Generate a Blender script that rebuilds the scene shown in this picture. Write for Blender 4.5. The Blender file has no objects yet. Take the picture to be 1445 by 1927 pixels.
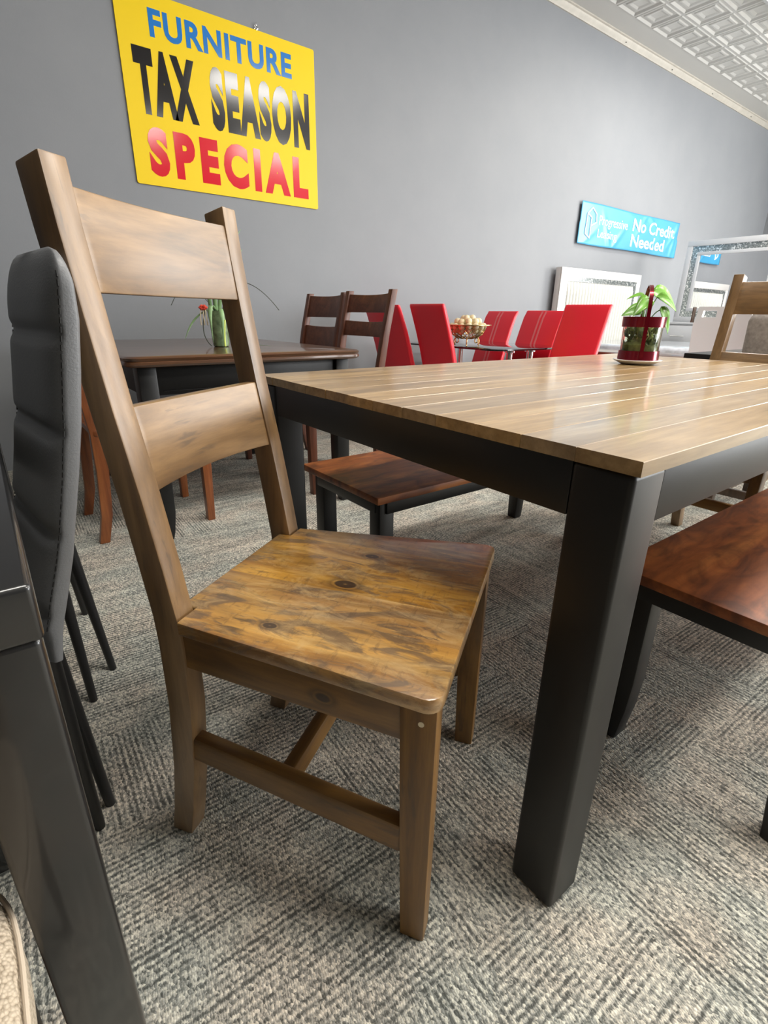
import bpy, bmesh, math, random
from mathutils import Vector, Matrix
random.seed(7)
S = bpy.context.scene
COL = S.collection
R = math.radians

# ------------------------------------------------------------------ camera
cam_d = bpy.data.cameras.new('camera')
cam = bpy.data.objects.new('camera', cam_d)
COL.objects.link(cam)
cam_d.sensor_fit = 'HORIZONTAL'
cam_d.sensor_width = 36.0
cam_d.lens = 960.0 / 1445.0 * 36.0
cam_d.clip_start = 0.02
cam_d.clip_end = 60
CX = Vector((0.79666745, -0.60426222, 0.01371679))
CY = Vector((-0.20784832, -0.29519905, -0.9325538))
CZ = Vector((0.56755621, 0.74008424, -0.36077036))
mw = Matrix.Identity(4)
for i in range(3):
    mw[i][0] = CX[i]
    mw[i][1] = -CY[i]
    mw[i][2] = -CZ[i]
mw[2][3] = 0.905
cam.matrix_world = mw
S.camera = cam

# ------------------------------------------------------------------ world, lights, exposure
S.view_settings.view_transform = 'Standard'
S.view_settings.look = 'None'
S.view_settings.gamma = 1
S.view_settings.use_curve_mapping = False
S.view_settings.exposure = 0.0
wd = bpy.data.worlds.new('world')
S.world = wd
wd.use_nodes = True
wd.node_tree.nodes['Background'].inputs[0].default_value = (0.75, 0.85, 1.0, 1)
wd.node_tree.nodes['Background'].inputs[1].default_value = 1.0


def area(name, loc, aim, sx, sy, power, col):
    d = bpy.data.lights.new(name, 'AREA')
    d.shape = 'RECTANGLE'
    d.size, d.size_y = sx, sy
    d.energy = power
    d.color = col
    o = bpy.data.objects.new(name, d)
    COL.objects.link(o)
    o.location = loc
    o.rotation_euler = Vector(aim).to_track_quat('-Z', 'Z' if abs(aim[2]) < .9 else 'Y').to_euler()
    return o


# daylight through the shop windows (end wall at +x, street side at -y)
area('daylight', (10.25, -0.6, 1.6), (-1, 0, 0), 5.6, 2.4, 540, (1.0, 0.97, 0.93))
area('daylight', (7.6, -4.35, 1.6), (0, 1, 0), 4.4, 2.4, 560, (0.97, 0.985, 1.0))
LAMP_POWER = 48

# ------------------------------------------------------------------ helpers: objects
def tag(o, label=None, cat=None, group=None, kind=None):
    if label: o['label'] = label
    if cat: o['category'] = cat
    if group: o['group'] = group
    if kind: o['kind'] = kind
    return o


def thing(name, label, cat, loc=(0, 0, 0), rz=0.0, group=None):
    o = bpy.data.objects.new(name, None)
    o.empty_display_size = .1
    COL.objects.link(o)
    o.location = loc
    o.rotation_euler = (0, 0, rz)
    return tag(o, label, cat, group)


def copy_tree(o, parent=None):
    c = o.copy()
    COL.objects.link(c)
    if parent: c.parent = parent
    for ch in list(o.children):
        copy_tree(ch, c)
    return c


# ------------------------------------------------------------------ helpers: meshes
class MB:
    def __init__(self):
        self.v = []; self.f = []

    def add(self, vs, fs):
        n = len(self.v)
        self.v += [tuple(p) for p in vs]
        self.f += [tuple(i + n for i in f) for f in fs]
        return self

    def box(self, x0, x1, y0, y1, z0, z1):
        return self.add([(x0, y0, z0), (x1, y0, z0), (x1, y1, z0), (x0, y1, z0), (x0, y0, z1), (x1, y0, z1), (x1, y1, z1), (x0, y1, z1)],
                        [(0, 3, 2, 1), (4, 5, 6, 7), (0, 1, 5, 4), (1, 2, 6, 5), (2, 3, 7, 6), (3, 0, 4, 7)])

    def loft(self, loops, cap=True, closed=False):
        n = len(loops[0]); vs = [p for l in loops for p in l]; fs = []
        m = len(loops)
        for i in range(m if closed else m - 1):
            a = i * n; b = ((i + 1) % m) * n
            for j in range(n):
                k = (j + 1) % n
                fs.append((a + j, a + k, b + k, b + j))
        if cap and not closed:
            fs.append(tuple(range(n))[::-1])
            fs.append(tuple((m - 1) * n + j for j in range(n)))
        return self.add(vs, fs)

    def bar(self, pts, ws, ds, side):
        """rectangular bar through pts; ws along 'side', ds across it"""
        side = Vector(side).normalized(); loops = []
        P = [Vector(p) for p in pts]
        for i, p in enumerate(P):
            t = (P[min(i + 1, len(P) - 1)] - P[max(i - 1, 0)]).normalized()
            s = (side - t * side.dot(t)).normalized(); q = t.cross(s)
            w = ws[i] if hasattr(ws, '__len__') else ws
            d = ds[i] if hasattr(ds, '__len__') else ds
            loops.append([p + s * a * w / 2 + q * b * d / 2 for a, b in ((-1, -1), (1, -1), (1, 1), (-1, 1))])
        return self.loft(loops)

    def tube(self, pts, r, n=10, cap=True, closed=False):
        P = [Vector(p) for p in pts]; loops = []; up = None; m = len(P)
        for i, p in enumerate(P):
            if closed: t = (P[(i + 1) % m] - P[i - 1]).normalized()
            else: t = (P[min(i + 1, m - 1)] - P[max(i - 1, 0)]).normalized()
            if up is None: up = t.orthogonal().normalized()
            up = (up - t * up.dot(t)).normalized(); q = t.cross(up)
            rr = r[i] if hasattr(r, '__len__') else r
            loops.append([p + up * math.cos(2 * math.pi * k / n) * rr + q * math.sin(2 * math.pi * k / n) * rr for k in range(n)])
        return self.loft(loops, cap, closed)

    def lathe(self, prof, n=32, c=(0, 0), closed=False):
        loops = [[(c[0] + r * math.cos(2 * math.pi * k / n), c[1] + r * math.sin(2 * math.pi * k / n), z) for k in range(n)] for r, z in prof]
        return self.loft(loops, True, closed)

    def prism(self, poly, axis, a, b):
        """poly: 2D outline; axis: extrusion axis"""
        def m(p, t):
            return {'x': (t, p[0], p[1]), 'y': (p[0], t, p[1]), 'z': (p[0], p[1], t)}[axis]
        return self.loft([[m(p, a) for p in poly], [m(p, b) for p in poly]])

    def grid(self, fn, nu, nv):
        vs = [fn(i / nu, j / nv) for j in range(nv + 1) for i in range(nu + 1)]
        fs = [(j * (nu + 1) + i, j * (nu + 1) + i + 1, (j + 1) * (nu + 1) + i + 1, (j + 1) * (nu + 1) + i) for j in range(nv) for i in range(nu)]
        return self.add(vs, fs)

    def build(self, name, mat, parent=None, bevel=0.0, seg=2, smooth=35, subd=0, solid=0.0, loc=None):
        me = bpy.data.meshes.new(name)
        me.from_pydata(self.v, [], self.f)
        bm = bmesh.new(); bm.from_mesh(me)
        bmesh.ops.recalc_face_normals(bm, faces=bm.faces)
        if bevel > 0:
            es = [e for e in bm.edges if len(e.link_faces) == 2 and e.calc_face_angle(0) > R(28)]
            bmesh.ops.bevel(bm, geom=es, offset=bevel, segments=seg, profile=.5, affect='EDGES', clamp_overlap=True)
        bm.to_mesh(me); bm.free()
        if smooth:
            me.shade_smooth()
            me.set_sharp_from_angle(angle=R(smooth))
        me.materials.append(mat)
        o = bpy.data.objects.new(name, me)
        COL.objects.link(o)
        if parent: o.parent = parent
        if loc: o.location = loc
        if solid:
            s = o.modifiers.new('solid', 'SOLIDIFY'); s.thickness = solid; s.offset = 0
        if subd:
            s = o.modifiers.new('subd', 'SUBSURF'); s.levels = subd; s.render_levels = subd
        return o


def rrect(x0, x1, y0, y1, r, n=6):
    out = []
    for cx, cy, a0 in ((x1 - r, y1 - r, 0), (x0 + r, y1 - r, 90), (x0 + r, y0 + r, 180), (x1 - r, y0 + r, 270)):
        for k in range(n + 1):
            a = R(a0 + 90 * k / n)
            out.append((cx + r * math.cos(a), cy + r * math.sin(a)))
    return out


def superloop(cx, cy, hx, hy, z, e=4.0, n=36):
    out = []
    for k in range(n):
        a = 2 * math.pi * k / n
        c, s = math.cos(a), math.sin(a)
        out.append((cx + hx * math.copysign(abs(c) ** (2 / e), c), cy + hy * math.copysign(abs(s) ** (2 / e), s), z))
    return out


def text_part(txt, name, mat, parent, x0, x1, z0, z1, y, bold=0.03, ex=0.0006, space=1.0):
    """lettering fitted to a rectangle of a wall that faces -y"""
    cu = bpy.data.curves.new(name, 'FONT')
    cu.body = txt; cu.offset = bold; cu.extrude = ex; cu.space_character = space; cu.resolution_u = 4
    t = bpy.data.objects.new(name, cu); COL.objects.link(t)
    bpy.context.view_layer.update()
    dg = bpy.context.evaluated_depsgraph_get()
    me = bpy.data.meshes.new_from_object(t.evaluated_get(dg))
    bpy.data.objects.remove(t); bpy.data.curves.remove(cu)
    xs = [v.co.x for v in me.vertices]; ys = [v.co.y for v in me.vertices]
    a, b, c, d = min(xs), max(xs), min(ys), max(ys)
    for v in me.vertices:
        v.co = ((v.co.x - a) / (b - a) * (x1 - x0) + x0, y - v.co.z, (v.co.y - c) / (d - c) * (z1 - z0) + z0)
    me.materials.clear(); me.materials.append(mat); me.name = name
    o = bpy.data.objects.new(name, me); COL.objects.link(o)
    o.parent = parent
    return o


# ------------------------------------------------------------------ helpers: materials
def new_mat(name):
    m = bpy.data.materials.new(name); m.use_nodes = True
    nt = m.node_tree
    return m, nt, nt.nodes['Principled BSDF']


def N(nt, typ, **kw):
    n = nt.nodes.new(typ)
    for k, v in kw.items():
        if k.startswith('i_'):
            n.inputs[k[2:].replace('_', ' ')].default_value = v
        else:
            setattr(n, k, v)
    return n


def ramp(nt, fac, stops):
    r = nt.nodes.new('ShaderNodeValToRGB')
    while len(r.color_ramp.elements) < len(stops): r.color_ramp.elements.new(.5)
    for e, (p, c) in zip(r.color_ramp.elements, stops):
        e.position = p; e.color = (*c, 1) if len(c) == 3 else c
    nt.links.new(fac, r.inputs[0])
    return r.outputs[0]


def mixc(nt, fac, a, b, mode='MIX'):
    m = nt.nodes.new('ShaderNodeMix'); m.data_type = 'RGBA'; m.blend_type = mode
    for sock, val in ((m.inputs[0], fac), (m.inputs[6], a), (m.inputs[7], b)):
        if isinstance(val, (int, float)): sock.default_value = val
        elif isinstance(val, (tuple, list)): sock.default_value = (*val, 1) if len(val) == 3 else val
        else: nt.links.new(val, sock)
    return m.outputs[2]


def math_n(nt, op, a, b=None, c=None):
    m = nt.nodes.new('ShaderNodeMath'); m.operation = op
    for i, v in enumerate((a, b, c)):
        if v is None: continue
        if isinstance(v, (int, float)): m.inputs[i].default_value = v
        else: nt.links.new(v, m.inputs[i])
    return m.outputs[0]


def coords(nt, scale=(1, 1, 1), loc=(0, 0, 0), rot=(0, 0, 0)):
    tc = nt.nodes.new('ShaderNodeTexCoord'); mp = nt.nodes.new('ShaderNodeMapping')
    mp.inputs['Scale'].default_value = scale; mp.inputs['Location'].default_value = loc; mp.inputs['Rotation'].default_value = rot
    nt.links.new(tc.outputs['Object'], mp.inputs['Vector'])
    return mp.outputs[0]


def noise(nt, vec, scale, detail=4, rough=.55, dist=0.0):
    n = N(nt, 'ShaderNodeTexNoise')
    n.inputs['Scale'].default_value = scale; n.inputs['Detail'].default_value = detail
    n.inputs['Roughness'].default_value = rough; n.inputs['Distortion'].default_value = dist
    nt.links.new(vec, n.inputs['Vector'])
    return n.outputs['Fac']


def bump(nt, bsdf, h, strength=.2, dist=.002):
    b = nt.nodes.new('ShaderNodeBump'); b.inputs['Strength'].default_value = strength; b.inputs['Distance'].default_value = dist
    nt.links.new(h, b.inputs['Height']); nt.links.new(b.outputs[0], bsdf.inputs['Normal'])


def plain(name, col, rough=.5, metal=0.0, spec=.5, coat=0.0, var=0.0, vscale=8, bmp=0.0, bscale=200, sheen=0.0):
    m, nt, b = new_mat(name)
    b.inputs['Base Color'].default_value = (*col, 1)
    b.inputs['Roughness'].default_value = rough
    b.inputs['Metallic'].default_value = metal
    b.inputs['Specular IOR Level'].default_value = spec
    b.inputs['Coat Weight'].default_value = coat
    b.inputs['Coat Roughness'].default_value = .08
    if sheen: b.inputs['Sheen Weight'].default_value = sheen
    v = None
    if var:
        v = coords(nt)
        n = noise(nt, v, vscale, 5)
        lo = tuple(c * (1 - var) for c in col); hi = tuple(min(1, c * (1 + var)) for c in col)
        nt.links.new(ramp(nt, n, [(.3, lo), (.7, hi)]), b.inputs['Base Color'])
    if bmp:
        v = v or coords(nt)
        bump(nt, b, noise(nt, v, bscale, 3), bmp)
    return m


def wood(name, stops, axis='y', rough=.42, coat=.35, coat_rough=.22, grain=1.0, patch=.5, patch_col=(.05, .03, .015), planks=None, knots=(), bmp=.12, spec=.5, cuts=0.0, pvar=.35, blotch=0.0, figure=0.0):
    """stained timber; axis = grain direction in object space; planks = (axis index, width, offset)"""
    m, nt, b = new_mat(name)
    k = {'x': 0, 'y': 1, 'z': 2}[axis]
    sc = [14.0, 14.0, 14.0]; sc[k] = 1.3
    off = None
    vec = coords(nt, tuple(sc))
    if planks:
        tc = nt.nodes.new('ShaderNodeTexCoord'); sp = nt.nodes.new('ShaderNodeSeparateXYZ')
        nt.links.new(tc.outputs['Object'], sp.inputs[0])
        idx = math_n(nt, 'FLOOR', math_n(nt, 'DIVIDE', math_n(nt, 'SUBTRACT', sp.outputs[planks[0]], planks[2]), planks[1]))
        wn = N(nt, 'ShaderNodeTexWhiteNoise', noise_dimensions='1D'); nt.links.new(idx, wn.inputs['W'])
        off = wn.outputs['Value']
        va = nt.nodes.new('ShaderNodeVectorMath'); va.operation = 'ADD'
        cb = nt.nodes.new('ShaderNodeCombineXYZ')
        for i in range(3): nt.links.new(math_n(nt, 'MULTIPLY', off, 37.0 + 11 * i), cb.inputs[i])
        nt.links.new(vec, va.inputs[0]); nt.links.new(cb.outputs[0], va.inputs[1])
        vec = va.outputs[0]
    n1 = noise(nt, vec, 1.0 * grain, 6, .6, 1.2)
    c = ramp(nt, n1, stops)
    n2 = noise(nt, vec, 6.0 * grain, 4, .6)                      # fine streaks
    st = ramp(nt, n2, [(.35, (.72, .70, .68)), (.62, (1.05, 1.05, 1.05))])
    c = mixc(nt, .8, c, st, 'MULTIPLY')
    sc2 = [7.0, 7.0, 7.0]; sc2[k] = 2.4
    n3 = noise(nt, coords(nt, tuple(sc2), (3.1, 1.7, .4)), 1.1, 3, .55, .8)
    pf = ramp(nt, n3, [(.50, (0, 0, 0)), (.72, (patch, patch, patch))])
    c = mixc(nt, pf, c, patch_col)
    if cuts:
        sc3 = [60.0, 60.0, 60.0]; sc3[k] = 9
        n4 = noise(nt, coords(nt, tuple(sc3), (1.1, 4.7, 2.4)), 1.0, 3, .6, .4)
        n5 = noise(nt, coords(nt, (5, 5, 5), (9, 2, 5)), 1.0, 2)
        cf = math_n(nt, 'MULTIPLY', ramp(nt, n4, [(.58, (0, 0, 0)), (.66, (cuts, cuts, cuts))]), ramp(nt, n5, [(.5, (0, 0, 0)), (.6, (1, 1, 1))]))
        c = mixc(nt, cf, c, patch_col)
    if figure:
        sc5 = [15.0, 15.0, 15.0]; sc5[k] = 7.0
        g1 = noise(nt, coords(nt, tuple(sc5), (4.4, 1.2, 3.3)), 1.0, 4, .55, 1.4)
        c = mixc(nt, figure, c, ramp(nt, g1, [(.36, (.42, .36, .34)), (.50, (.95, .92, .9)), (.64, (1.35, 1.4, 1.45))]), 'MULTIPLY')
    if blotch:
        sc4 = [26.0, 26.0, 26.0]; sc4[k] = 8.5
        b1 = noise(nt, coords(nt, tuple(sc4), (7.7, 3.1, 1.9)), 1.0, 5, .62, 1.6)
        c = mixc(nt, ramp(nt, b1, [(.50, (0, 0, 0)), (.60, (blotch,) * 3)]), c, (.15, .095, .055))
        b2 = noise(nt, coords(nt, tuple(sc4), (2.2, 9.4, 6.1)), 1.1, 6, .7, 1.0)
        c = mixc(nt, ramp(nt, b2, [(.48, (0, 0, 0)), (.70, (blotch * .8,) * 3)]), c, (.68, .46, .20))
        b3 = noise(nt, coords(nt, (18, 55, 55) if k == 1 else (55, 18, 55), (5.5, .4, 2.1)), 1.6, 4, .7)
        c = mixc(nt, ramp(nt, b3, [(.56, (0, 0, 0)), (.68, (blotch * .45,) * 3)]), c, (.10, .055, .025))
    if off is not None:
        hv = nt.nodes.new('ShaderNodeHueSaturation')
        nt.links.new(c, hv.inputs['Color'])
        nt.links.new(math_n(nt, 'MULTIPLY_ADD', off, pvar, 1 - pvar / 2), hv.inputs['Value'])
        nt.links.new(math_n(nt, 'MULTIPLY_ADD', off, pvar, 1 - pvar / 2), hv.inputs['Saturation'])
        c = hv.outputs[0]
    for (kp, kr) in knots:
        tc = nt.nodes.new('ShaderNodeTexCoord')
        mp = nt.nodes.new('ShaderNodeMapping')
        s = [1, 1, 1]; s[k] = .62
        mp.inputs['Scale'].default_value = s
        mp.inputs['Location'].default_value = [-kp[i] * s[i] for i in range(3)]
        nt.links.new(tc.outputs['Object'], mp.inputs[0])
        ln = nt.nodes.new('ShaderNodeVectorMath'); ln.operation = 'LENGTH'; nt.links.new(mp.outputs[0], ln.inputs[0])
        f = ramp(nt, math_n(nt, 'DIVIDE', ln.outputs['Value'], kr * 2), [(.0, (.55,) * 3), (.10, (.95,) * 3), (.34, (.95,) * 3), (.42, (.25,) * 3), (.52, (.55,) * 3), (.75, (.12,) * 3), (1.0, (0,) * 3)])
        c = mixc(nt, f, c, (.035, .017, .008))
    nt.links.new(c, b.inputs['Base Color'])
    b.inputs['Roughness'].default_value = rough
    b.inputs['Specular IOR Level'].default_value = spec
    b.inputs['Coat Weight'].default_value = coat; b.inputs['Coat Roughness'].default_value = coat_rough
    if bmp: bump(nt, b, n2, bmp, .001)
    return m


def glassy(name, col, rough=0.02, ior=1.45):
    m, nt, b = new_mat(name)
    b.inputs['Base Color'].default_value = (*col, 1)
    b.inputs['Roughness'].default_value = rough
    b.inputs['Transmission Weight'].default_value = 1
    b.inputs['IOR'].default_value = ior
    return m


AMBER = [(.25, (.080, .034, .006)), (.45, (.215, .100, .016)), (.62, (.33, .165, .030)), (.8, (.43, .245, .060))]
M = {}
for ax in 'xyz':
    M['amber_' + ax] = wood('amber_stained_wood_' + ax, AMBER, ax, patch=.45, patch_col=(.07, .04, .016), cuts=.6, rough=.55, coat=.4, coat_rough=.28)
PALE_SHEEN = [(.25, (.10, .050, .016)), (.45, (.22, .120, .042)), (.62, (.315, .185, .076)), (.8, (.42, .272, .128))]  # amber wood paled in colour to imitate window reflection on the chair back
M['back_x'] = wood('amber_back_rail_sheen', PALE_SHEEN, 'x', patch=.4, patch_col=(.09, .055, .03), cuts=.6, rough=.5, coat=1.0, coat_rough=.34)
M['back_z'] = wood('amber_back_post', PALE_SHEEN, 'z', patch=.45, patch_col=(.07, .04, .016), cuts=.6, rough=.5, coat=1.0, coat_rough=.34)
M['seat'] = wood('amber_seat_boards', [(.22, (.12, .050, .011)), (.42, (.38, .175, .036)), (.6, (.62, .33, .075)), (.8, (.78, .50, .18))], 'y', planks=(0, .088, .012), patch=.55, pvar=.14, blotch=.8,
                 patch_col=(.10, .058, .028), cuts=.85, rough=.42, coat=1.0, coat_rough=.22,
                 knots=(((.213, .215, .475), .016), ((.33, .21, .475), .011), ((.06, .27, .475), .009)))
M['apron_knot'] = wood('amber_apron_board', AMBER, 'y', patch=.45, patch_col=(.09, .05, .018), cuts=.4, rough=.5, coat=.45, coat_rough=.32, knots=(((.008, .165, .412), .012),))
TAN = [(.25, (.22, .135, .055)), (.45, (.36, .235, .105)), (.62, (.45, .305, .15)), (.82, (.53, .385, .21))]
M['top'] = wood('tan_plank_top', TAN, 'x', planks=(1, .0831, .254), pvar=.20, patch=.35, patch_col=(.16, .10, .06), cuts=.3, rough=.4, coat=.55, coat_rough=.13, bmp=.04, spec=.4)
CHERRY = [(.3, (.16, .042, .012)), (.5, (.27, .080, .022)), (.7, (.37, .125, .036))]
M['bench'] = wood('cherry_bench_top', [(.3, (.15, .036, .008)), (.5, (.30, .085, .018)), (.7, (.45, .165, .038))], 'x', grain=.7, patch=.6, patch_col=(.10, .028, .010), rough=.5, coat=.15, coat_rough=.3, bmp=.03, figure=.8)
M['cherry'] = wood('cherry_leg', CHERRY, 'z', patch=.3, patch_col=(.10, .03, .012), rough=.4, coat=.3, bmp=.03)
BROWN = [(.3, (.080, .022, .010)), (.55, (.135, .040, .017)), (.75, (.19, .064, .028))]
M['brown_z'] = wood('red_brown_wood_z', BROWN, 'z', patch=.25, patch_col=(.05, .02, .012), rough=.5, coat=.1, bmp=.03)
M['brown_y'] = wood('red_brown_wood_y', BROWN, 'x', patch=.25, patch_col=(.05, .02, .012), rough=.5, coat=.1, bmp=.03)
M['espresso'] = wood('espresso_top', [(.3, (.065, .026, .012)), (.55, (.11, .047, .02)), (.75, (.16, .075, .033))], 'x', patch=.2, rough=.3, coat=.6, coat_rough=.08, bmp=.0)
M['dark_oak'] = wood('dark_brown_wood', [(.3, (.05, .03, .02)), (.6, (.09, .055, .036)), (.8, (.13, .08, .05))], 'z', patch=.2, rough=.5, coat=.2)
M['black'] = plain('black_satin_paint', (.005, .005, .0052), .42, spec=.5, coat=.0, bmp=.02, bscale=90)
M['charcoal'] = plain('charcoal_lacquer', (.008, .008, .0085), .35, coat=.7, bmp=.01, bscale=60)
M['black_metal'] = plain('black_powder_metal', (.012, .012, .013), .42, spec=.5)
M['leather'] = plain('grey_leather', (.155, .16, .168), .42, spec=.5, bmp=.18, bscale=350)
M['thread'] = plain('dark_thread', (.012, .012, .012), .8)
M['red'] = plain('red_faux_leather', (.74, .010, .028), .42, coat=.25, bmp=.05, bscale=160)
M['red_stitch'] = plain('pale_red_stitching', (.72, .16, .17), .6)
M['chrome'] = plain('chrome', (.85, .85, .86), .08, metal=1)
M['black_glass'] = plain('black_glass', (.006, .006, .007), .03, coat=.5)
M['gold'] = plain('brass_wire', (.55, .38, .15), .28, metal=1)
M['nut'] = plain('cream_ball', (.72, .62, .40), .5, var=.2, vscale=30)
M['white'] = plain('white_lacquer', (.62, .61, .59), .35, coat=.2)
M['silverwhite'] = plain('silver_white_paint', (.46, .47, .49), .35, coat=.2)
M['whiteleather'] = plain('white_faux_leather', (.68, .67, .68), .4)
M['ivory'] = plain('ivory_tufted_fabric', (.50, .50, .46), .7, var=.06, vscale=40)
M['plastic'] = plain('clear_plastic_wrap', (.52, .55, .60), .18, coat=.6, var=.35, vscale=9, bmp=.5, bscale=14)
M['cream'] = plain('cream_fabric', (.66, .66, .56), .8)
M['beige'] = plain('beige_weave', (.50, .42, .32), .9, sheen=.3)
M['greyplush'] = plain('grey_plush', (.30, .27, .25), .9, var=.25, vscale=60, sheen=.3)
M['pipe'] = plain('beige_piping', (.55, .46, .36), .8)
M['sign'] = plain('yellow_sign_board', (.80, .56, .003), .45, spec=.25)
M['sblue'] = plain('blue_vinyl', (.02, .17, .50), .12)
M['sblack'] = plain('black_vinyl', (.010, .009, .010), .12)
M['sred'] = plain('red_vinyl', (.60, .012, .026), .12)
M['banner'] = plain('sky_blue_banner', (.055, .30, .52), .3, coat=.2, var=.05, vscale=3)
M['btext'] = plain('white_print', (.72, .75, .78), .4)
M['redmetal'] = plain('red_metallic_paint', (.20, .006, .018), .22, metal=.6, coat=.5)
M['leaf'] = plain('pothos_leaf', (.16, .40, .04), .38, var=.4, vscale=25, coat=.2)
M['blade'] = plain('spider_leaf', (.26, .42, .20), .45, var=.35, vscale=14)
M['stem_dark'] = plain('dark_stem', (.055, .065, .045), .6)
M['stem_yellow'] = plain('yellow_green_stem', (.55, .65, .12), .5)
M['petal'] = plain('red_petal', (.75, .08, .05), .5, var=.3, vscale=60)
M['cream_petal'] = plain('cream_root', (.85, .75, .55), .6)
M['porcelain'] = plain('white_porcelain', (.85, .85, .84), .15, coat=.4)
M['jar'] = glassy('green_tint_glass', (.90, .96, .86))
M['weed'] = plain('submerged_leaves', (.15, .17, .040), .5, var=.6, vscale=50)
M['root'] = plain('pale_roots', (.55, .42, .22), .6, var=.3, vscale=40)
M['tubgreen'] = plain('mottled_green_glaze', (.17, .24, .13), .2, var=.55, vscale=28, coat=.4)
M['mirror'] = plain('mirror_glass', (.80, .81, .82), .0, metal=1)
M['lamp'] = None


def m_wall():
    m, nt, b = new_mat('grey_wall_paint')
    v = coords(nt)
    n = noise(nt, v, 2.2, 5, .6)
    nt.links.new(ramp(nt, n, [(.3, (.205, .215, .232)), (.7, (.222, .231, .247))]), b.inputs['Base Color'])
    b.inputs['Roughness'].default_value = .55
    b.inputs['Specular IOR Level'].default_value = .4
    bump(nt, b, noise(nt, v, 120, 4), .12, .002)
    return m


def m_carpet():
    m, nt, b = new_mat('carpet_tiles')
    tc = nt.nodes.new('ShaderNodeTexCoord')
    rotm = nt.nodes.new('ShaderNodeMapping'); rotm.inputs['Rotation'].default_value = (0, 0, R(2)); rotm.inputs['Location'].default_value = (.13, .21, 0)
    nt.links.new(tc.outputs['Object'], rotm.inputs[0])
    P = rotm.outputs[0]
    T = .26
    sp = nt.nodes.new('ShaderNodeSeparateXYZ'); nt.links.new(P, sp.inputs[0])
    ix = math_n(nt, 'FLOOR', math_n(nt, 'DIVIDE', sp.outputs[0], T)); iy = math_n(nt, 'FLOOR', math_n(nt, 'DIVIDE', sp.outputs[1], T))
    wt = N(nt, 'ShaderNodeTexWhiteNoise', noise_dimensions='2D'); cbt = nt.nodes.new('ShaderNodeCombineXYZ')
    nt.links.new(ix, cbt.inputs[0]); nt.links.new(iy, cbt.inputs[1]); nt.links.new(cbt.outputs[0], wt.inputs['Vector'])
    par = math_n(nt, 'GREATER_THAN', wt.outputs['Value'], .60)
    # stripes along / across by tile
    def stripes(sx, sy, sc):
        mp = nt.nodes.new('ShaderNodeMapping'); mp.inputs['Scale'].default_value = (sx, sy, 1); nt.links.new(P, mp.inputs[0])
        return noise(nt, mp.outputs[0], sc, 3, .6)
    mx = nt.nodes.new('ShaderNodeMix'); mx.data_type = 'FLOAT'
    nt.links.new(par, mx.inputs[0]); nt.links.new(stripes(3.2, 34, 1), mx.inputs[2]); nt.links.new(stripes(34, 3.2, 1), mx.inputs[3])
    broad = mx.outputs[0]
    # thin tufted lines
    mx2 = nt.nodes.new('ShaderNodeMix'); mx2.data_type = 'FLOAT'
    def lines(ch):
        s = math_n(nt, 'SINE', math_n(nt, 'MULTIPLY', sp.outputs[ch], 2 * math.pi / .0110))
        return s
    nt.links.new(par, mx2.inputs[0]); nt.links.new(lines(1), mx2.inputs[2]); nt.links.new(lines(0), mx2.inputs[3])
    line = mx2.outputs[0]
    vo = N(nt, 'ShaderNodeTexVoronoi'); vo.inputs['Scale'].default_value = 320
    mp = nt.nodes.new('ShaderNodeMapping'); mp.inputs['Rotation'].default_value = (0, 0, R(20)); mp.inputs['Scale'].default_value = (1, .62, 1)
    nt.links.new(P, mp.inputs[0]); nt.links.new(mp.outputs[0], vo.inputs['Vector'])
    cell = nt.nodes.new('ShaderNodeSeparateColor'); nt.links.new(vo.outputs['Color'], cell.inputs[0])
    # yarn tone
    area_n = noise(nt, P, 3.0, 3, .5)
    f = math_n(nt, 'ADD', math_n(nt, 'ADD', math_n(nt, 'MULTIPLY', cell.outputs[0], .60), math_n(nt, 'MULTIPLY_ADD', noise(nt, P, 420, 2, .6), .6, -.29)), math_n(nt, 'MULTIPLY', broad, .75))
    f = math_n(nt, 'ADD', f, math_n(nt, 'MULTIPLY_ADD', area_n, .35, -.375))
    lm = math_n(nt, 'MULTIPLY', line, ramp(nt, broad, [(.40, (.24,) * 3), (.60, (.05,) * 3)]))
    f = math_n(nt, 'ADD', f, lm)
    c = ramp(nt, f, [(.12, (.11, .112, .106)), (.34, (.25, .25, .235)), (.50, (.41, .398, .37)), (.66, (.57, .54, .485)), (.84, (.80, .76, .68))])
    hue = ramp(nt, noise(nt, P, 5.0, 2), [(.4, (.95, .99, .965)), (.6, (1.04, .99, .93))])
    c = mixc(nt, 1.0, c, hue, 'MULTIPLY')
    nt.links.new(c, b.inputs['Base Color'])
    b.inputs['Roughness'].default_value = .95; b.inputs['Specular IOR Level'].default_value = .15
    h = math_n(nt, 'SUBTRACT', math_n(nt, 'MULTIPLY', line, .12), vo.outputs['Distance'])
    bump(nt, b, h, .5, .003)
    return m


def m_weave():
    m, nt, b = new_mat('beige_basket_weave')
    v = coords(nt)
    vo = N(nt, 'ShaderNodeTexVoronoi'); vo.inputs['Scale'].default_value = 330; nt.links.new(v, vo.inputs['Vector'])
    nt.links.new(ramp(nt, vo.outputs['Distance'], [(.25, (.56, .47, .36)), (.62, (.48, .40, .30)), (.85, (.30, .24, .17))]), b.inputs['Base Color'])
    b.inputs['Roughness'].default_value = .9
    h = math_n(nt, 'MULTIPLY', vo.outputs['Distance'], -1.0); bump(nt, b, h, .7, .003)
    return m


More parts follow.
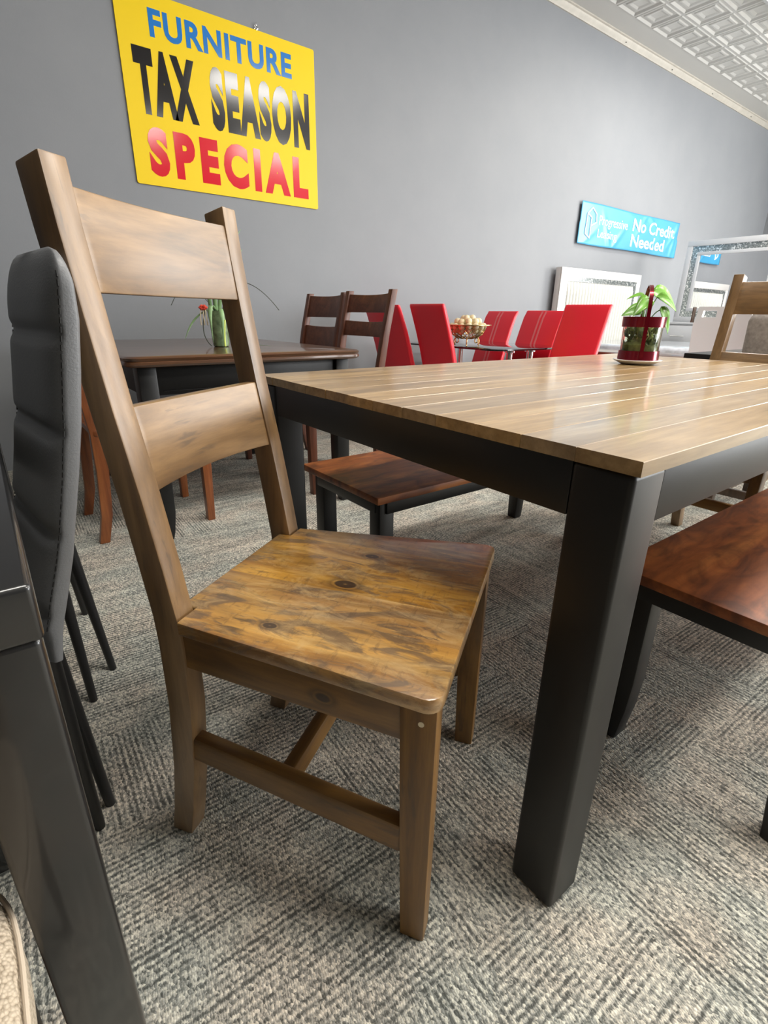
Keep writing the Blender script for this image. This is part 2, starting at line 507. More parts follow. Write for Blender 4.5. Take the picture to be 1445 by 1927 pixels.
def m_glitter():
    m, nt, b = new_mat('crushed_mirror_band')
    v = coords(nt)
    vo = N(nt, 'ShaderNodeTexVoronoi'); vo.inputs['Scale'].default_value = 85; nt.links.new(v, vo.inputs['Vector'])
    cs = nt.nodes.new('ShaderNodeSeparateColor'); nt.links.new(vo.outputs['Color'], cs.inputs[0])
    nt.links.new(ramp(nt, cs.outputs[0], [(.2, (.22, .25, .25)), (.8, (.42, .45, .45)), (.94, (.95, .96, .95))]), b.inputs['Base Color'])
    b.inputs['Metallic'].default_value = .7; b.inputs['Roughness'].default_value = .28
    bump(nt, b, cs.outputs[1], .8, .01)
    return m


def m_ceiling():
    m, nt, b = new_mat('white_tin_ceiling')
    b.inputs['Base Color'].default_value = (.46, .455, .44, 1); b.inputs['Roughness'].default_value = .5
    return m


def m_lamp():
    m, nt, b = new_mat('lit_diffuser')
    b.inputs['Base Color'].default_value = (.9, .9, .88, 1)
    b.inputs['Emission Color'].default_value = (1, .965, .90, 1); b.inputs['Emission Strength'].default_value = 9
    return m


M['wall'] = m_wall(); M['carpet'] = m_carpet(); M['weave'] = m_weave(); M['glitter'] = m_glitter(); M['ceil'] = m_ceiling(); M['lamp'] = m_lamp()
M['trim'] = plain('cream_trim_paint', (.40, .375, .33), .5, var=.08, vscale=12)
M['nail'] = plain('nail_head', (.08, .075, .07), .5, metal=.5)
M['plainwall'] = plain('darkened_wall_paint', (.09, .09, .092), .7)  # unseen walls' paint darkened to cut bounce light on left-facing sides
M['winframe'] = plain('window_frame_paint', (.35, .35, .35), .5)

# ------------------------------------------------------------------ the room
X0, X1, Y0, Y1, ZC = -6.0, 10.4, -4.5, 3.7, 3.50
def struct(o): return tag(o, kind='structure')
struct(MB().box(X0 - .1, X1 + .1, Y0 - .1, Y1 + .1, -.1, 0).build('floor', M['carpet'], smooth=0))
struct(MB().box(X0 - .1, X1 + .1, Y1, Y1 + .1, 0, ZC).build('wall_back', M['wall'], smooth=0))
struct(MB().box(X0 - .1, X0, Y0, Y1, 0, ZC).build('wall_left', M['plainwall'], smooth=0))
# end wall with a shop window
wr = MB().box(X1, X1 + .1, Y0, Y1, 0, .4).box(X1, X1 + .1, Y0, Y1, 2.8, ZC).box(X1, X1 + .1, Y0, -3.4, .4, 2.8).box(X1, X1 + .1, 2.2, Y1, .4, 2.8)
struct(wr.build('wall_right', M['wall'], smooth=0))
w1 = MB()
for y in (-3.4, -1.53, .34, 2.14): w1.box(X1 - .0, X1 + .08, y, y + .06, .4, 2.8)
w1.box(X1, X1 + .08, -3.4, 2.2, .4, .46).box(X1, X1 + .08, -3.4, 2.2, 2.74, 2.8)
o = struct(w1.build('window_1', M['winframe'], smooth=0))
MB().box(X1 + .035, X1 + .045, -3.36, 2.16, .44, 2.76).build('pane', M['jar'], o, smooth=0)
wf = MB().box(X0, X1, Y0 - .1, Y0, 0, .4).box(X0, X1, Y0 - .1, Y0, 2.8, ZC).box(X0, 5.3, Y0 - .1, Y0, .4, 2.8).box(9.9, X1, Y0 - .1, Y0, .4, 2.8)
struct(wf.build('wall_front', M['plainwall'], smooth=0))
w2 = MB()
for x in (5.3, 6.81, 8.33, 9.84): w2.box(x, x + .06, Y0 - .08, Y0, .4, 2.8)
w2.box(5.3, 9.9, Y0 - .08, Y0, .4, .46).box(5.3, 9.9, Y0 - .08, Y0, 2.74, 2.8)
o = struct(w2.build('window_2', M['winframe'], smooth=0))
MB().box(5.34, 9.86, Y0 - .045, Y0 - .035, .44, 2.76).build('pane', M['jar'], o, smooth=0)

# pressed-tin ceiling: one-foot cells with nested frames
ce = MB()
ce.box(X0 - .1, X1 + .1, Y0 - .1, Y1 + .1, ZC + .035, ZC + .10)
ce.add([(X0, 3.452, ZC), (X1, 3.452, ZC), (X1, Y1, ZC), (X0, Y1, ZC)], [(0, 1, 2, 3)])
def cell(x, y, s):
    # nested square rings: (half size factor, height)
    rings = [(.5, 0), (.47, 0), (.45, -.004), (.43, -.004), (.37, .009), (.30, .009), (.27, .002), (.22, .002), (.15, .009), (.0, .010)]
    loops = []
    for h, z in rings:
        q = s * max(h, .004)
        loops.append([(x - q, y - q, ZC + z), (x + q, y - q, ZC + z), (x + q, y + q, ZC + z), (x - q, y + q, ZC + z)])
    ce.loft(loops, cap=False)
    q = s * .004
    ce.add([(x - q, y - q, ZC + .010), (x + q, y - q, ZC + .010), (x + q, y + q, ZC + .010), (x - q, y + q, ZC + .010)], [(0, 1, 2, 3)])
CS = .3097
nx = int((X1 - X0) / CS); ny = int((3.452 - Y0) / CS)
for i in range(nx + 1):
    for j in range(ny + 1):
        cell(X1 - (i + .5) * CS + .02, 3.452 - (j + .5) * CS, CS)
struct(ce.build('ceiling', M['ceil'], smooth=0))
# moulding along the wall top
tr = MB().prism([(Y1, ZC), (Y1, ZC - .056), (Y1 - .012, ZC - .056), (Y1 - .018, ZC - .044), (Y1 - .034, ZC - .030), (Y1 - .040, ZC - .014), (Y1 - .052, ZC - .010), (Y1 - .052, ZC)], 'x', X0, X1)
o = struct(tr.build('trim_1', M['trim'], smooth=30))
for x in (5.76, 6.72, 7.75, 8.95):
    MB().lathe([(.006, 0), (.006, .004), (.001, .006)], 10).build('nail_head', M['nail'], o, loc=(x, Y1 - .026, ZC - .041)).rotation_euler = (R(60), 0, 0)

# fluorescent troffers
def troffer(x, y, label, lx=1.22, ly=.61):
    t = thing('ceiling_light', label, 'ceiling light', (x, y, ZC), group='fluorescent ceiling troffers')
    f = MB()
    a, b2, w = lx / 2, ly / 2, .025
    for (p, q, r, s) in ((-a, a, -b2, -b2 + w), (-a, a, b2 - w, b2), (-a, -a + w, -b2, b2), (a - w, a, -b2, b2)):
        f.box(p, q, r, s, -.07, .0)
    f.build('frame', M['dark_oak'] if False else M['winframe'], t)
    MB().box(-a + w, a - w, -b2 + w, b2 - w, -.055, -.045).build('diffuser', M['lamp'], t, smooth=0)
    d = bpy.data.lights.new('tube_light', 'AREA'); d.shape = 'RECTANGLE'; d.size, d.size_y = lx - .08, ly - .08; d.energy = LAMP_POWER; d.color = (1, .955, .88)
    l = bpy.data.objects.new('tube_light', d); COL.objects.link(l); l.parent = t; l.location = (0, 0, -.075)
    return t
LB = 'fluorescent ceiling light in a dark frame'
troffer(6.05, 2.235, LB + ' at the upper right corner')
for (x, y) in ((.9, .35), (3.3, .35), (5.8, .0), (8.4, .0), (2.4, -2.0), (4.6, -2.0), (6.8, -2.0)):
    troffer(x, y, LB + ', out over the shop floor')

# ------------------------------------------------------------------ wall sign and banner
sg = thing('wall_sign', 'yellow FURNITURE TAX SEASON SPECIAL sign board on the grey wall', 'sign', (0, 0, 0))
MB().prism(rrect(.958, 2.185, 1.613, 2.535, .012), 'y', 3.690, 3.6985).build('board', M['sign'], sg)
text_part('FURNITURE', 'blue_lettering', M['sblue'], sg, 1.131, 2.013, 2.338, 2.468, 3.6895, .034, space=1.1)
text_part('TAX', 'black_lettering', M['sblack'], sg, 1.021, 1.366, 1.968, 2.283, 3.6895, .060, space=1.15)
text_part('SEASON', 'black_lettering', M['sblack'], sg, 1.452, 2.133, 1.962, 2.286, 3.6895, .062, space=1.22)
text_part('SPECIAL', 'red_lettering', M['sred'], sg, 1.046, 2.109, 1.664, 1.912, 3.6895, .058, space=1.36)
hk = MB()
hk.tube([(1.78 + .012 * math.cos(a), 3.692, 2.548 + .012 * math.sin(a)) for a in [k * math.pi / 6 for k in range(12)]], .0016, 6, closed=True)
hk.tube([(1.78, 3.69, 2.535), (1.77, 3.688, 2.56), (1.79, 3.69, 2.575)], .0014, 6)
hk.build('hanger_wire', M['chrome'], sg)

bn = thing('banner', 'sky blue No Credit Needed banner with white print pinned on the grey wall', 'banner')
random.seed(3)
def crease(px, pz, dx, dz, s):
    return lambda x, z: math.exp(-(((x - px) * dz - (z - pz) * dx) / s) ** 2) * math.exp(-(((x - px) * dx + (z - pz) * dz) / .30) ** 2)
CR = [(crease(6.03, 1.62, -.5, .86, .03), .012), (crease(6.03, 1.62, .7, .7, .03), .012), (crease(6.75, 2.08, -.6, -.8, .03), .012), (crease(6.75, 2.08, .85, -.5, .035), .014),
      (crease(7.5, 1.98, -.6, -.8, .03), .014), (crease(6.95, 1.75, .9, .4, .05), .008), (crease(5.5, 1.68, .8, .5, .03), .008), (crease(7.45, 1.7, .2, .95, .03), .012), (crease(6.3, 2.05, .9, -.25, .04), .008)]
def bfn(u, v):
    x = 5.385 + u * (7.575 - 5.385) + (-.012 if v > .5 else .02) * (u - .2)
    z = 1.655 + v * .40 + .007 * math.sin(u * 9) * (v - .5)
    return (x, 3.672 - sum(a * f(x, z) for f, a in CR) * (.4 + .6 * math.sin(math.pi * min(1, max(0, v)))) , z)
MB().grid(bfn, 110, 26).build('cloth', M['banner'], bn, solid=.0015)
def bpart(txt, x0, x1, z0, z1, bold):
    o = text_part(txt, 'white_lettering', M['btext'], bn, x0, x1, z0, z1, 0, bold, .0)
    for v in o.data.vertices:
        x, z = v.co.x, v.co.z
        u = (x - 5.385) / 2.19; vv = (z - 1.655) / .40
        v.co.y = bfn(u, vv)[1] - .003
    return o
bpart('Progressive', 5.74, 6.335, 1.835, 1.955, .004)
bpart('Leasing', 5.737, 6.13, 1.715, 1.822, .004)
bpart('No Credit', 6.449, 7.455, 1.866, 2.000, .018)
bpart('Needed', 6.449, 7.255, 1.703, 1.838, .018)
lg = MB()
def lpath(ps, closed):
    q = []
    n = len(ps)
    for i in range(n if closed else n - 1):
        a, b_ = ps[i], ps[(i + 1) % n]
        for k in range(6): q.append((a[0] + (b_[0] - a[0]) * k / 6, a[1] + (b_[1] - a[1]) * k / 6))
    if not closed: q.append(ps[-1])
    lg.tube([(x, bfn((x - 5.385) / 2.19, (z - 1.655) / .4)[1] - .004, z) for x, z in q], .0075, 6, closed=closed)
lpath([(5.58, 1.716), (5.497, 1.757), (5.505, 1.95), (5.585, 2.010), (5.672, 1.957), (5.685, 1.877), (5.585, 1.836)], True)
lpath([(5.505, 1.95), (5.584, 1.918), (5.585, 1.836)], False)
lg.build('white_emblem', M['btext'], bn)

# ------------------------------------------------------------------ farmhouse ladder-back chair
def farm_chair(name, label, O, th):
    """local x = width (u), y = depth towards the back (w), z up; origin at the front corner on the floor"""
    t = thing(name, label, 'chair', (O[0], O[1], 0), th)
    # seat: trapezoid with rounded front corners, slightly dished edge, notched round the posts
    def seat_outline():
        pts = []
        r = .022
        def arc(cx, cy, a0, a1):
            for k in range(6):
                a = R(a0 + (a1 - a0) * k / 5); pts.append((cx + r * math.cos(a), cy + r * math.sin(a)))
        arc(-.012 + r, -.006 + r, 180, 270)
        arc(.466 - r, -.006 + r, 270, 360)
        pts.append((.405, .404)); pts.append((.364, .404)); pts.append((.362, .430)); pts.append((.066, .430)); pts.append((.064, .404)); pts.append((.018, .404))
        return pts
    MB().prism(seat_outline(), 'z', .452, .475).build('seat', M['seat'], t, bevel=.0035)
    # posts (back legs continue up into the back)
    prof = [(0, .471, .042), (.06, .459, .043), (.16, .443, .044), (.30, .430, .045), (.42, .428, .046), (.47, .430, .046), (.55, .441, .045), (.66, .458, .043), (.78, .480, .041), (.90, .499, .040), (1.0, .514, .040), (1.070, .522, .040)]
    for ua, ub in ((.024, .062), (.366, .404)):
        p = MB().loft([[(ua, c - d / 2, z + .006 * (z > 1.05)), (ub, c - d / 2, z + .006 * (z > 1.05)), (ub, c + d / 2, z - .005 * (z > 1.05)), (ua, c + d / 2, z - .005 * (z > 1.05))] for z, c, d in prof])
        p.build('back_post', M['back_z'], t, bevel=.003)
    def wy(z):
        for (z0, c0, _), (z1, c1, _) in zip(prof, prof[1:]):
            if z0 <= z <= z1: return c0 + (c1 - c0) * (z - z0) / (z1 - z0)
    def rail(z0, z1, bow, crown, under, thick=.020):
        g = []
        n = 22
        for i in range(n + 1):
            s = i / n; u = .058 + s * (.370 - .058); k = 4 * s * (1 - s)
            zb, zt = z0 + under * k, z1 + crown * k
            loop = []
            for z, d in ((zb, -1), (zt, -1), (zt, 1), (zb, 1)):
                loop.append((u, wy(min(z, 1.06)) - .008 + bow * k + d * thick / 2, z))
            g.append(loop)
        return MB().loft(g)
    rail(.926, 1.046, .016, .0, .0).build('top_rail', M['back_x'], t, bevel=.0025)
    rail(.662, .782, .012, -.002, .004).build('middle_rail', M['back_x'], t, bevel=.0025)
    # front legs
    for ua, ub in ((0, .034), (.413, .447)):
        MB().loft([[(ua, 0, z), (ub, 0, z), (ub, d, z), (ua, d, z)] for z, d in ((0, .038), (.20, .044), (.452, .050))]).build('leg', M['amber_z'], t, bevel=.003)
    # aprons and stretchers
    for xa, xb, xc, xd, mt in ((.006, .026, .030, .050, M['apron_knot']), (.421, .441, .378, .398, M['amber_y'])):
        MB().loft([[(xa, .046, .384), (xb, .046, .384), (xb, .046, .453), (xa, .046, .453)], [(xc, .412, .384), (xd, .412, .384), (xd, .412, .453), (xc, .412, .453)]]).build('side_apron', mt, t, bevel=.002)
    MB().box(.030, .417, .010, .030, .384, .453).build('front_apron', M['amber_x'], t, bevel=.002)
    MB().box(.058, .370, .418, .436, .384, .453).build('back_apron', M['amber_x'], t, bevel=.002)
    for xa, xc in ((.004, .028), (.417, .374)):
        MB().loft([[(xa, .042, .172), (xa + .026, .042, .172), (xa + .026, .042, .226), (xa, .042, .226)], [(xc, .430, .190), (xc + .026, .430, .190), (xc + .026, .430, .240), (xc, .430, .240)]]).build('side_stretcher', M['amber_y'], t, bevel=.006)
    MB().box(.030, .412, .232, .256, .186, .228).build('cross_stretcher', M['amber_x'], t, bevel=.004)
    MB().lathe([(.004, 0), (.004, .001), (.001, .0016)], 10).build('dowel_peg', M['cream_petal'], t, loc=(-.0002, .020, .425)).rotation_euler = (0, R(-90), 0)
    return t

TH = R(33.5)
farm_chair('dining_chair', 'amber-stained wooden dining chair turned at the table corner, plank seat fully visible', (.357, .351), TH)
farm_chair('dining_chair', 'amber-stained wooden dining chair tucked in at the far end of the plank table', (1.985, .975), R(-90))

# ------------------------------------------------------------------ plank table
tb = thing('dining_table', 'long farmhouse dining table with tan plank top and black square legs', 'table', (0, 0, 0))
PW, NP = .0831, 12
pt = MB()
TX0, TX1, TY0 = .548, 2.245, .254
for i in range(NP):
    a, b = TY0 + i * PW, TY0 + (i + 1) * PW
    g = .0004; c = .0008
    poly = [(a + g, .742), (b - g, .742), (b - g, .760 - c), (b - g - c, .760), (a + g + c, .760), (a + g, .760 - c)]
    e0 = random.uniform(-.0012, .0012)
    pt.loft([[(TX0 + e0 + c, y, z if z < .75 else z - .0) for y, z in poly], [(TX1, y, z) for y, z in poly]])
pt.box(TX0 + .012, TX1 - .012, TY0 + .004, TY0 + NP * PW - .004, .741, .755)
pt.build('tabletop', M['top'], tb, smooth=25)
LY1 = TY0 + NP * PW
for xa, ya in ((.552, .262), (TX1 - .080, .262), (.552, LY1 - .088), (TX1 - .080, LY1 - .088)):
    MB().box(xa, xa + .075, ya, ya + .080, 0, .741).build('leg', M['black'], tb, bevel=.007, seg=4)
for q in ((.627, TX1 - .080, .264, .286), (.627, TX1 - .080, LY1 - .032, LY1 - .010), (.555, .577, .342, LY1 - .088), (TX1 - .029, TX1 - .007, .342, LY1 - .088)):
    MB().box(*q, .669, .741).build('apron', M['black'], tb, bevel=.0015)

# ------------------------------------------------------------------ benches
def bench(label, x0, y0, L=1.18, Dp=.38, H=.43):
    t = thing('bench', label, 'bench', (x0, y0, 0), 0)
    MB().box(0, L, 0, Dp, H - .022, H).build('seat', M['bench'], t, bevel=.003)
    for yy in (.022, Dp - .044):
        MB().box(.05, L - .05, yy, yy + .022, H - .066, H - .022).build('apron', M['black'], t, bevel=.002)
    for xx in (.026, L - .048):
        MB().box(xx, xx + .022, .05, Dp - .05, H - .066, H - .022).build('apron', M['black'], t, bevel=.002)
    for sx in (0, 1):
        for sy in (0, 1):
            prof = [(0, .022, .048), (.03, .024, .049), (.08, .027, .052), (.16, .029, .054), (H - .022, .029, .054)]
            lp = []
            for z, a, w in prof:
                xa, xb = (a, a + w) if sx == 0 else (L - a - w, L - a)
                ya, yb = (a, a + w) if sy == 0 else (Dp - a - w, Dp - a)
                lp.append([(xa, ya, z), (xb, ya, z), (xb, yb, z), (xa, yb, z)])
            MB().loft(lp).build('leg', M['black'], t, bevel=.006)
    return t
bench('cherry-topped black bench on the far side of the plank table, partly hidden under it', .795, 1.065, 1.16, .43)
bench('cherry-topped black bench at the right, along the near side of the plank table', .955, .035, 1.16, .43)

# ------------------------------------------------------------------ charcoal table at the left, grey chairs, beige chair
ct = thing('charcoal_table', 'glossy charcoal dining table cut off by the left edge of the photo', 'table', (0, 0, 0))
MB().box(-.90, -.004, .362, 2.05, .700, .742).build('tabletop', M['charcoal'], ct, bevel=.004, seg=3)
for xa, ya in ((-.062, .366), (-.898, .366), (-.062, 1.99), (-.898, 1.99)):
    MB().box(xa, xa + .056, ya, ya + .056, 0, .700).build('leg', M['charcoal'], ct, bevel=.005, seg=3)
tag(MB().box(-.32, -.125, .86, 1.16, 0, .085).build('floor_box', M['charcoal'], bevel=.006), 'low black box on the carpet under the charcoal table', 'box')

def grey_chair(label, dx, y0, y1, phi, extra):
    t = thing('grey_chair', label, 'chair', (dx, y0, 0), R(phi), 'grey leather chairs on black metal legs')
    W = y1 - y0
    kk = .773
    st = [(.36, .0, .010), (.40, .005, .013), (.42, .007, .017), (.466, .021, .018), (.534, .0425, .017), (.578, .054, .016), (.664, .075, .0165), (.74, .0915, .0175), (.82, .105, .018), (.893, .116, .018), (.942, .120, .0145), (.968, .1205, .010), (.983, .1205, .006), (.990, .1205, .002)]
    st = [(.905 + (z - .905) * kk, c * kk, h * kk) for z, c, h in st]
    loops = []
    ZB, ZT = st[0][0], st[-1][0]
    zs = [ZB + (ZT - ZB) * k / 110 for k in range(111)]
    def at(z):
        for a, b in zip(st, st[1:]):
            if a[0] <= z <= b[0] + 1e-9:
                f = (z - a[0]) / (b[0] - a[0]); return a[1] + (b[1] - a[1]) * f, a[2] + (b[2] - a[2]) * f
        return st[-1][1:]
    rr = .045
    def hyz(z): return W / 2 - (rr - math.sqrt(max(0, rr * rr - max(0, z - (ZT - rr)) ** 2)))
    for z in zs:
        c, h = at(z); hy = hyz(z); out = []
        top = min(1, max(0, (ZT - .004 - z) / .05)) ** .6
        for x, y, zz in superloop(c, W / 2, h, hy, z, 5.0, 72):
            if x < c + h * .3:
                q = max(0, 1 - abs((y - W / 2) / hy) ** 6)
                puff = 1 - .8 * max(math.exp(-((zz - cz) / .009) ** 2) for cz in (.545, .647, .769, .880))
                x -= (.008 * q * puff - .0015 * (1 - puff)) * top * min(1, (c + h * .3 - x) / h)
            out.append((x, y, zz))
        loops.append(out)
    bk = MB().loft(loops).build('backrest', M['leather'], t, smooth=60)
    for sy in (-1, 1):                                  # stitched side seams
        sm = MB()
        for k in range(44):
            z = .53 + k * .0095; z2 = z + .0063
            if z > ZT - .028: continue
            (c, h), (c2, h2) = at(z), at(z2)
            sm.tube([(c - h * .72, W / 2 + sy * (hyz(z) * .983), z), (c2 - h2 * .72, W / 2 + sy * (hyz(z2) * .983), z2)], .0011, 5)
        sm.build('seam', M['thread'], bk)
    s = MB().loft([superloop(-.265, W / 2, .19 * f, max(W / 2 - .005, .19) * f2, z, 5, 36) for z, f, f2 in ((.405, .93, .93), (.412, .98, .98), (.44, 1, 1), (.462, .99, .99), (.474, .95, .95), (.478, .85, .85))])
    s.build('seat', M['leather'], t, smooth=60)
    fr = MB().box(-.42, -.07, .03, W - .03, .385, .407); fr.build('seat_frame', M['black_metal'], t, bevel=.003)
    for (xa, ya, xb, yb) in extra:
        MB().tube([(xa, ya, 0), (xa + (xb - xa) * .04, ya + (yb - ya) * .04, .015), (xb, yb, .40 if xa < -.1 else .52)], [.009, .0095, .015], 12).build('leg', M['black_metal'], t)
    return t
grey_chair('grey leather dining chair with stitched channels, nearest beside the wooden chair', 0, .68, .92, 7.5,
           [(.0196, .176, .004, .13), (.0506, .215, .012, .20), (-.40, -.02, -.36, .02), (-.40, .28, -.36, .24)])
grey_chair('grey leather dining chair behind the nearest grey one, its black legs on the carpet', .04, 1.22, 1.69, 0,
           [(.008, .017, -.006, .05), (.072, .122, .022, .13), (.058, .468, .018, .42), (-.40, .03, -.36, .05), (-.40, .43, -.36, .41)])

bc = thing('beige_chair', 'beige woven fabric dining chair at the bottom left corner', 'chair', (-.292, 0.044, 0), 0)
s = MB().loft([superloop(0, .175, .226 * f, .212 * f, z, 6.5, 48) for z, f in ((.395, .955), (.402, .985), (.43, 1.0), (.462, 1.0), (.474, .985), (.480, .955), (.482, .90), (.4825, .5))])
s.build('seat', M['weave'], bc, smooth=60)
MB().tube([(x, y, .4705) for x, y, _ in superloop(0, .175, .2265, .2125, 0, 6.5, 60)], .0018, 8, closed=True).build('piping', M['pipe'], bc)
bb = MB().loft([superloop(0, c, hx, hy, z, 5, 36) for z, c, hx, hy in ((.46, -.060, .20, .035), (.50, -.064, .22, .04), (.75, -.10, .225, .04), (.95, -.135, .222, .036), (.985, -.142, .21, .026), (.995, -.144, .19, .01))])
bb.build('backrest', M['weave'], bc, smooth=60)
for sx in (-1, 1):
    MB().loft([[(sx * .19 + a * w, y0 + b * w, z) for a, b in ((-1, -1), (1, -1), (1, 1), (-1, 1))] for z, y0, w in ((0, .350, .014), (.40, .345, .021))]).build('leg', M['dark_oak'], bc, bevel=.003)
    MB().loft([[(sx * .19 + a * w, y0 + b * w, z) for a, b in ((-1, -1), (1, -1), (1, 1), (-1, 1))] for z, y0, w in ((0, -.05, .014), (.40, .0, .021))]).build('leg', M['dark_oak'], bc, bevel=.003)

# ------------------------------------------------------------------ espresso table behind, its chairs and vase
et = thing('espresso_table', 'dark espresso-topped table with black legs near the grey wall', 'table', (0, 0, 0))
ex0, ex1, ey0, ey1 = .405, 1.435, 2.045, 3.36
tl = []
for z, ins in ((.712, .014), (.716, .006), (.722, .002), (.730, .0025), (.733, .006), (.736, .004), (.744, .0015), (.750, .008), (.752, .018)):
    tl.append([(x, y, z) for x, y in rrect(ex0 + ins, ex1 - ins, ey0 + ins, ey1 - ins, .05)])
MB().loft(tl).build('tabletop', M['espresso'], et, smooth=30)
for q in ((.50, 1.34, 2.125, 2.147), (.50, 1.34, 3.26, 3.282), (.470, .492, 2.16, 3.25), (1.35, 1.372, 2.16, 3.25)):
    a = MB().box(*q, .60, .712)
    if q[3] == 2.147: a.box(q[0] + .04, q[1], 2.121, 2.126, .612, .617)
    a.build('apron', M['black'], et, bevel=.002)
for xa, ya, sx, sy in ((.452, 2.108, -1, -1), (1.322, 2.108, 1, -1), (.452, 3.225, -1, 1), (1.322, 3.225, 1, 1)):
    lp = []
    for z, d, w in ((0, .012, .046), (.04, .006, .056), (.12, 0, .066), (.30, 0, .07), (.712, 0, .07)):
        cx, cy = xa + .035 + sx * d, ya + .035 + sy * d
        lp.append([(cx + a * w / 2, cy + b * w / 2, z) for a, b in ((-1, -1), (1, -1), (1, 1), (-1, 1))])
    MB().loft(lp).build('leg', M['black'], et, bevel=.006)

def rail_chair(label, loc, rz, mat_z, mat_y, rails, width=.44, top=1.025, name='rail_back_chair', group=None):
    """local: faces -x ... back at +x; y across"""
    t = thing(name, label, 'chair', loc, rz, group)
    prof = [(0, .045, .038), (.12, .018, .042), (.30, .004, .045), (.45, 0, .046), (.60, .016, .044), (.80, .052, .040), (top, .105, .036)]
    for ys in (0, width - .034):
        MB().loft([[(c - d / 2, ys, z), (c + d / 2, ys, z), (c + d / 2, ys + .034, z), (c - d / 2, ys + .034, z)] for z, c, d in prof]).build('back_post', mat_z, t, bevel=.003)
    def cx(z):
        for (z0, c0, _), (z1, c1, _) in zip(prof, prof[1:]):
            if z0 <= z <= z1: return c0 + (c1 - c0) * (z - z0) / (z1 - z0)
    for nm, z0, z1 in rails:
        lp = []
        for i in range(13):
            s = i / 12; y = .03 + s * (width - .06); k = 4 * s * (1 - s)
            lp.append([(cx(z) + .022 * k + d * .009, y, z - .006 * k * (z == z1)) for z, d in ((z0, -1), (z1, -1), (z1, 1), (z0, 1))])
        MB().loft(lp).build(nm, mat_y, t, bevel=.002)
    MB().prism(rrect(-.44, .02, -.005, width + .005, .02), 'z', .445, .470).build('seat', mat_y, t, bevel=.006)
    for ys in (.004, width - .026):
        MB().box(-.40, -.02, ys, ys + .02, .385, .446).build('apron', mat_y, t, bevel=.002)
    MB().box(-.412, -.392, .03, width - .03, .385, .446).build('apron', mat_y, t, bevel=.002)
    for ys in (0, width - .04):
        MB().loft([[(-.43 - e, ys, z), (-.39, ys, z), (-.39, ys + .04, z), (-.43 - e, ys + .04, z)] for z, e in ((0, -.008), (.446, .006))]).build('leg', mat_z, t, bevel=.003)
    return t
RL1 = (('top_rail', .915, 1.012), ('middle_rail', .790, .872))
RL2 = (('top_rail', .885, 1.012), ('middle_rail', .650, .835))
rail_chair('red-brown wooden chair right of the espresso table, nearer and with an open lower back', (1.690, 2.272, 0), 0, M['brown_z'], M['brown_y'], RL1, top=1.030)
rail_chair('red-brown wooden chair right of the espresso table, farther and with a wide lower slat', (1.690, 2.735, 0), 0, M['brown_z'], M['brown_y'], RL2)
rail_chair('red-cherry wooden chair at the left side of the espresso table, mostly legs in view', (.300, 2.665, 0), math.pi, M['cherry'], M['cherry'], RL1, width=.43, top=1.02)

vz = thing('flower_vase', 'mottled green vase of long thin leaves on the espresso table', 'vase', (.930, 2.508, .752))
MB().lathe([(.030, 0), (.036, .004), (.038, .02), (.043, .10), (.049, .155), (.050, .16), (.046, .16), (.040, .10), (.034, .02), (.0, .016)], 28).build('pot', M['tubgreen'], vz)
def blade(pts, w, mat, name='leaf'):
    b = MB(); P = [Vector(p) for p in pts]; n = len(P)
    vs = []; fs = []
    side0 = Vector((.8, -.6, 0))
    for i, p in enumerate(P):
        s = i / (n - 1)
        ww = w * (.75 + .5 * s if s < .5 else 1.0 * (1 - s) * 2) * .5 + .0004
        vs += [p - side0 * ww, p + Vector((0, 0, -.15 * ww)), p + side0 * ww]
    for i in range(n - 1):
        for k in (0, 1):
            fs.append((i * 3 + k, i * 3 + k + 1, i * 3 + k + 4, i * 3 + k + 3))
    b.add(vs, fs)
    return b.build(name, mat, vz, smooth=60, solid=.0012)
def arcp(p0, p1, p2, n=12):
    a, b, c = Vector(p0), Vector(p1), Vector(p2)
    return [a * (1 - t) ** 2 + b * 2 * t * (1 - t) + c * t * t for t in [k / n for k in range(n + 1)]]
RX = Vector((.80, -.60, 0))   # picture-right direction on the table
def vp(r, f, z):              # r along picture-right, f away
    return RX * r + Vector((.6, .8, 0)) * f + Vector((0, 0, z))
for pts, w, mt in (
    (arcp(vp(0, 0, .10), vp(.02, 0, .35), vp(.13, .02, .50)), .022, 'blade'), (arcp(vp(.01, 0, .10), vp(.06, 0, .30), vp(.135, .0, .42)), .018, 'blade'),
    (arcp(vp(-.01, 0, .10), vp(-.02, .02, .30), vp(.0, .05, .40)), .022, 'blade'), (arcp(vp(.02, .01, .1), vp(.05, .03, .25), vp(.05, .05, .33)), .022, 'blade'),
    (arcp(vp(.0, -.04, .16), vp(-.02, -.09, .24), vp(-.005, -.10, .02)), .020, 'blade'), (arcp(vp(.02, -.04, .16), vp(.05, -.10, .20), vp(.045, -.115, .008)), .020, 'blade'),
    (arcp(vp(.03, -.03, .16), vp(.09, -.05, .22), vp(.085, -.06, .06)), .018, 'blade'),
    (arcp(vp(-.03, 0, .17), vp(-.12, -.02, .14), vp(-.155, -.04, .03)), .012, 'blade'),
    (arcp(vp(-.02, -.02, .12), vp(-.035, -.03, .24), vp(-.02, -.03, .34)), .018, 'blade'), (arcp(vp(.005, -.02, .12), vp(-.01, -.05, .24), vp(.02, -.04, .36)), .020, 'blade'),
    (arcp(vp(.1, -.02, .02), vp(.16, -.03, .015), vp(.25, -.03, .006)), .014, 'blade')):
    blade(pts, w, M[mt])
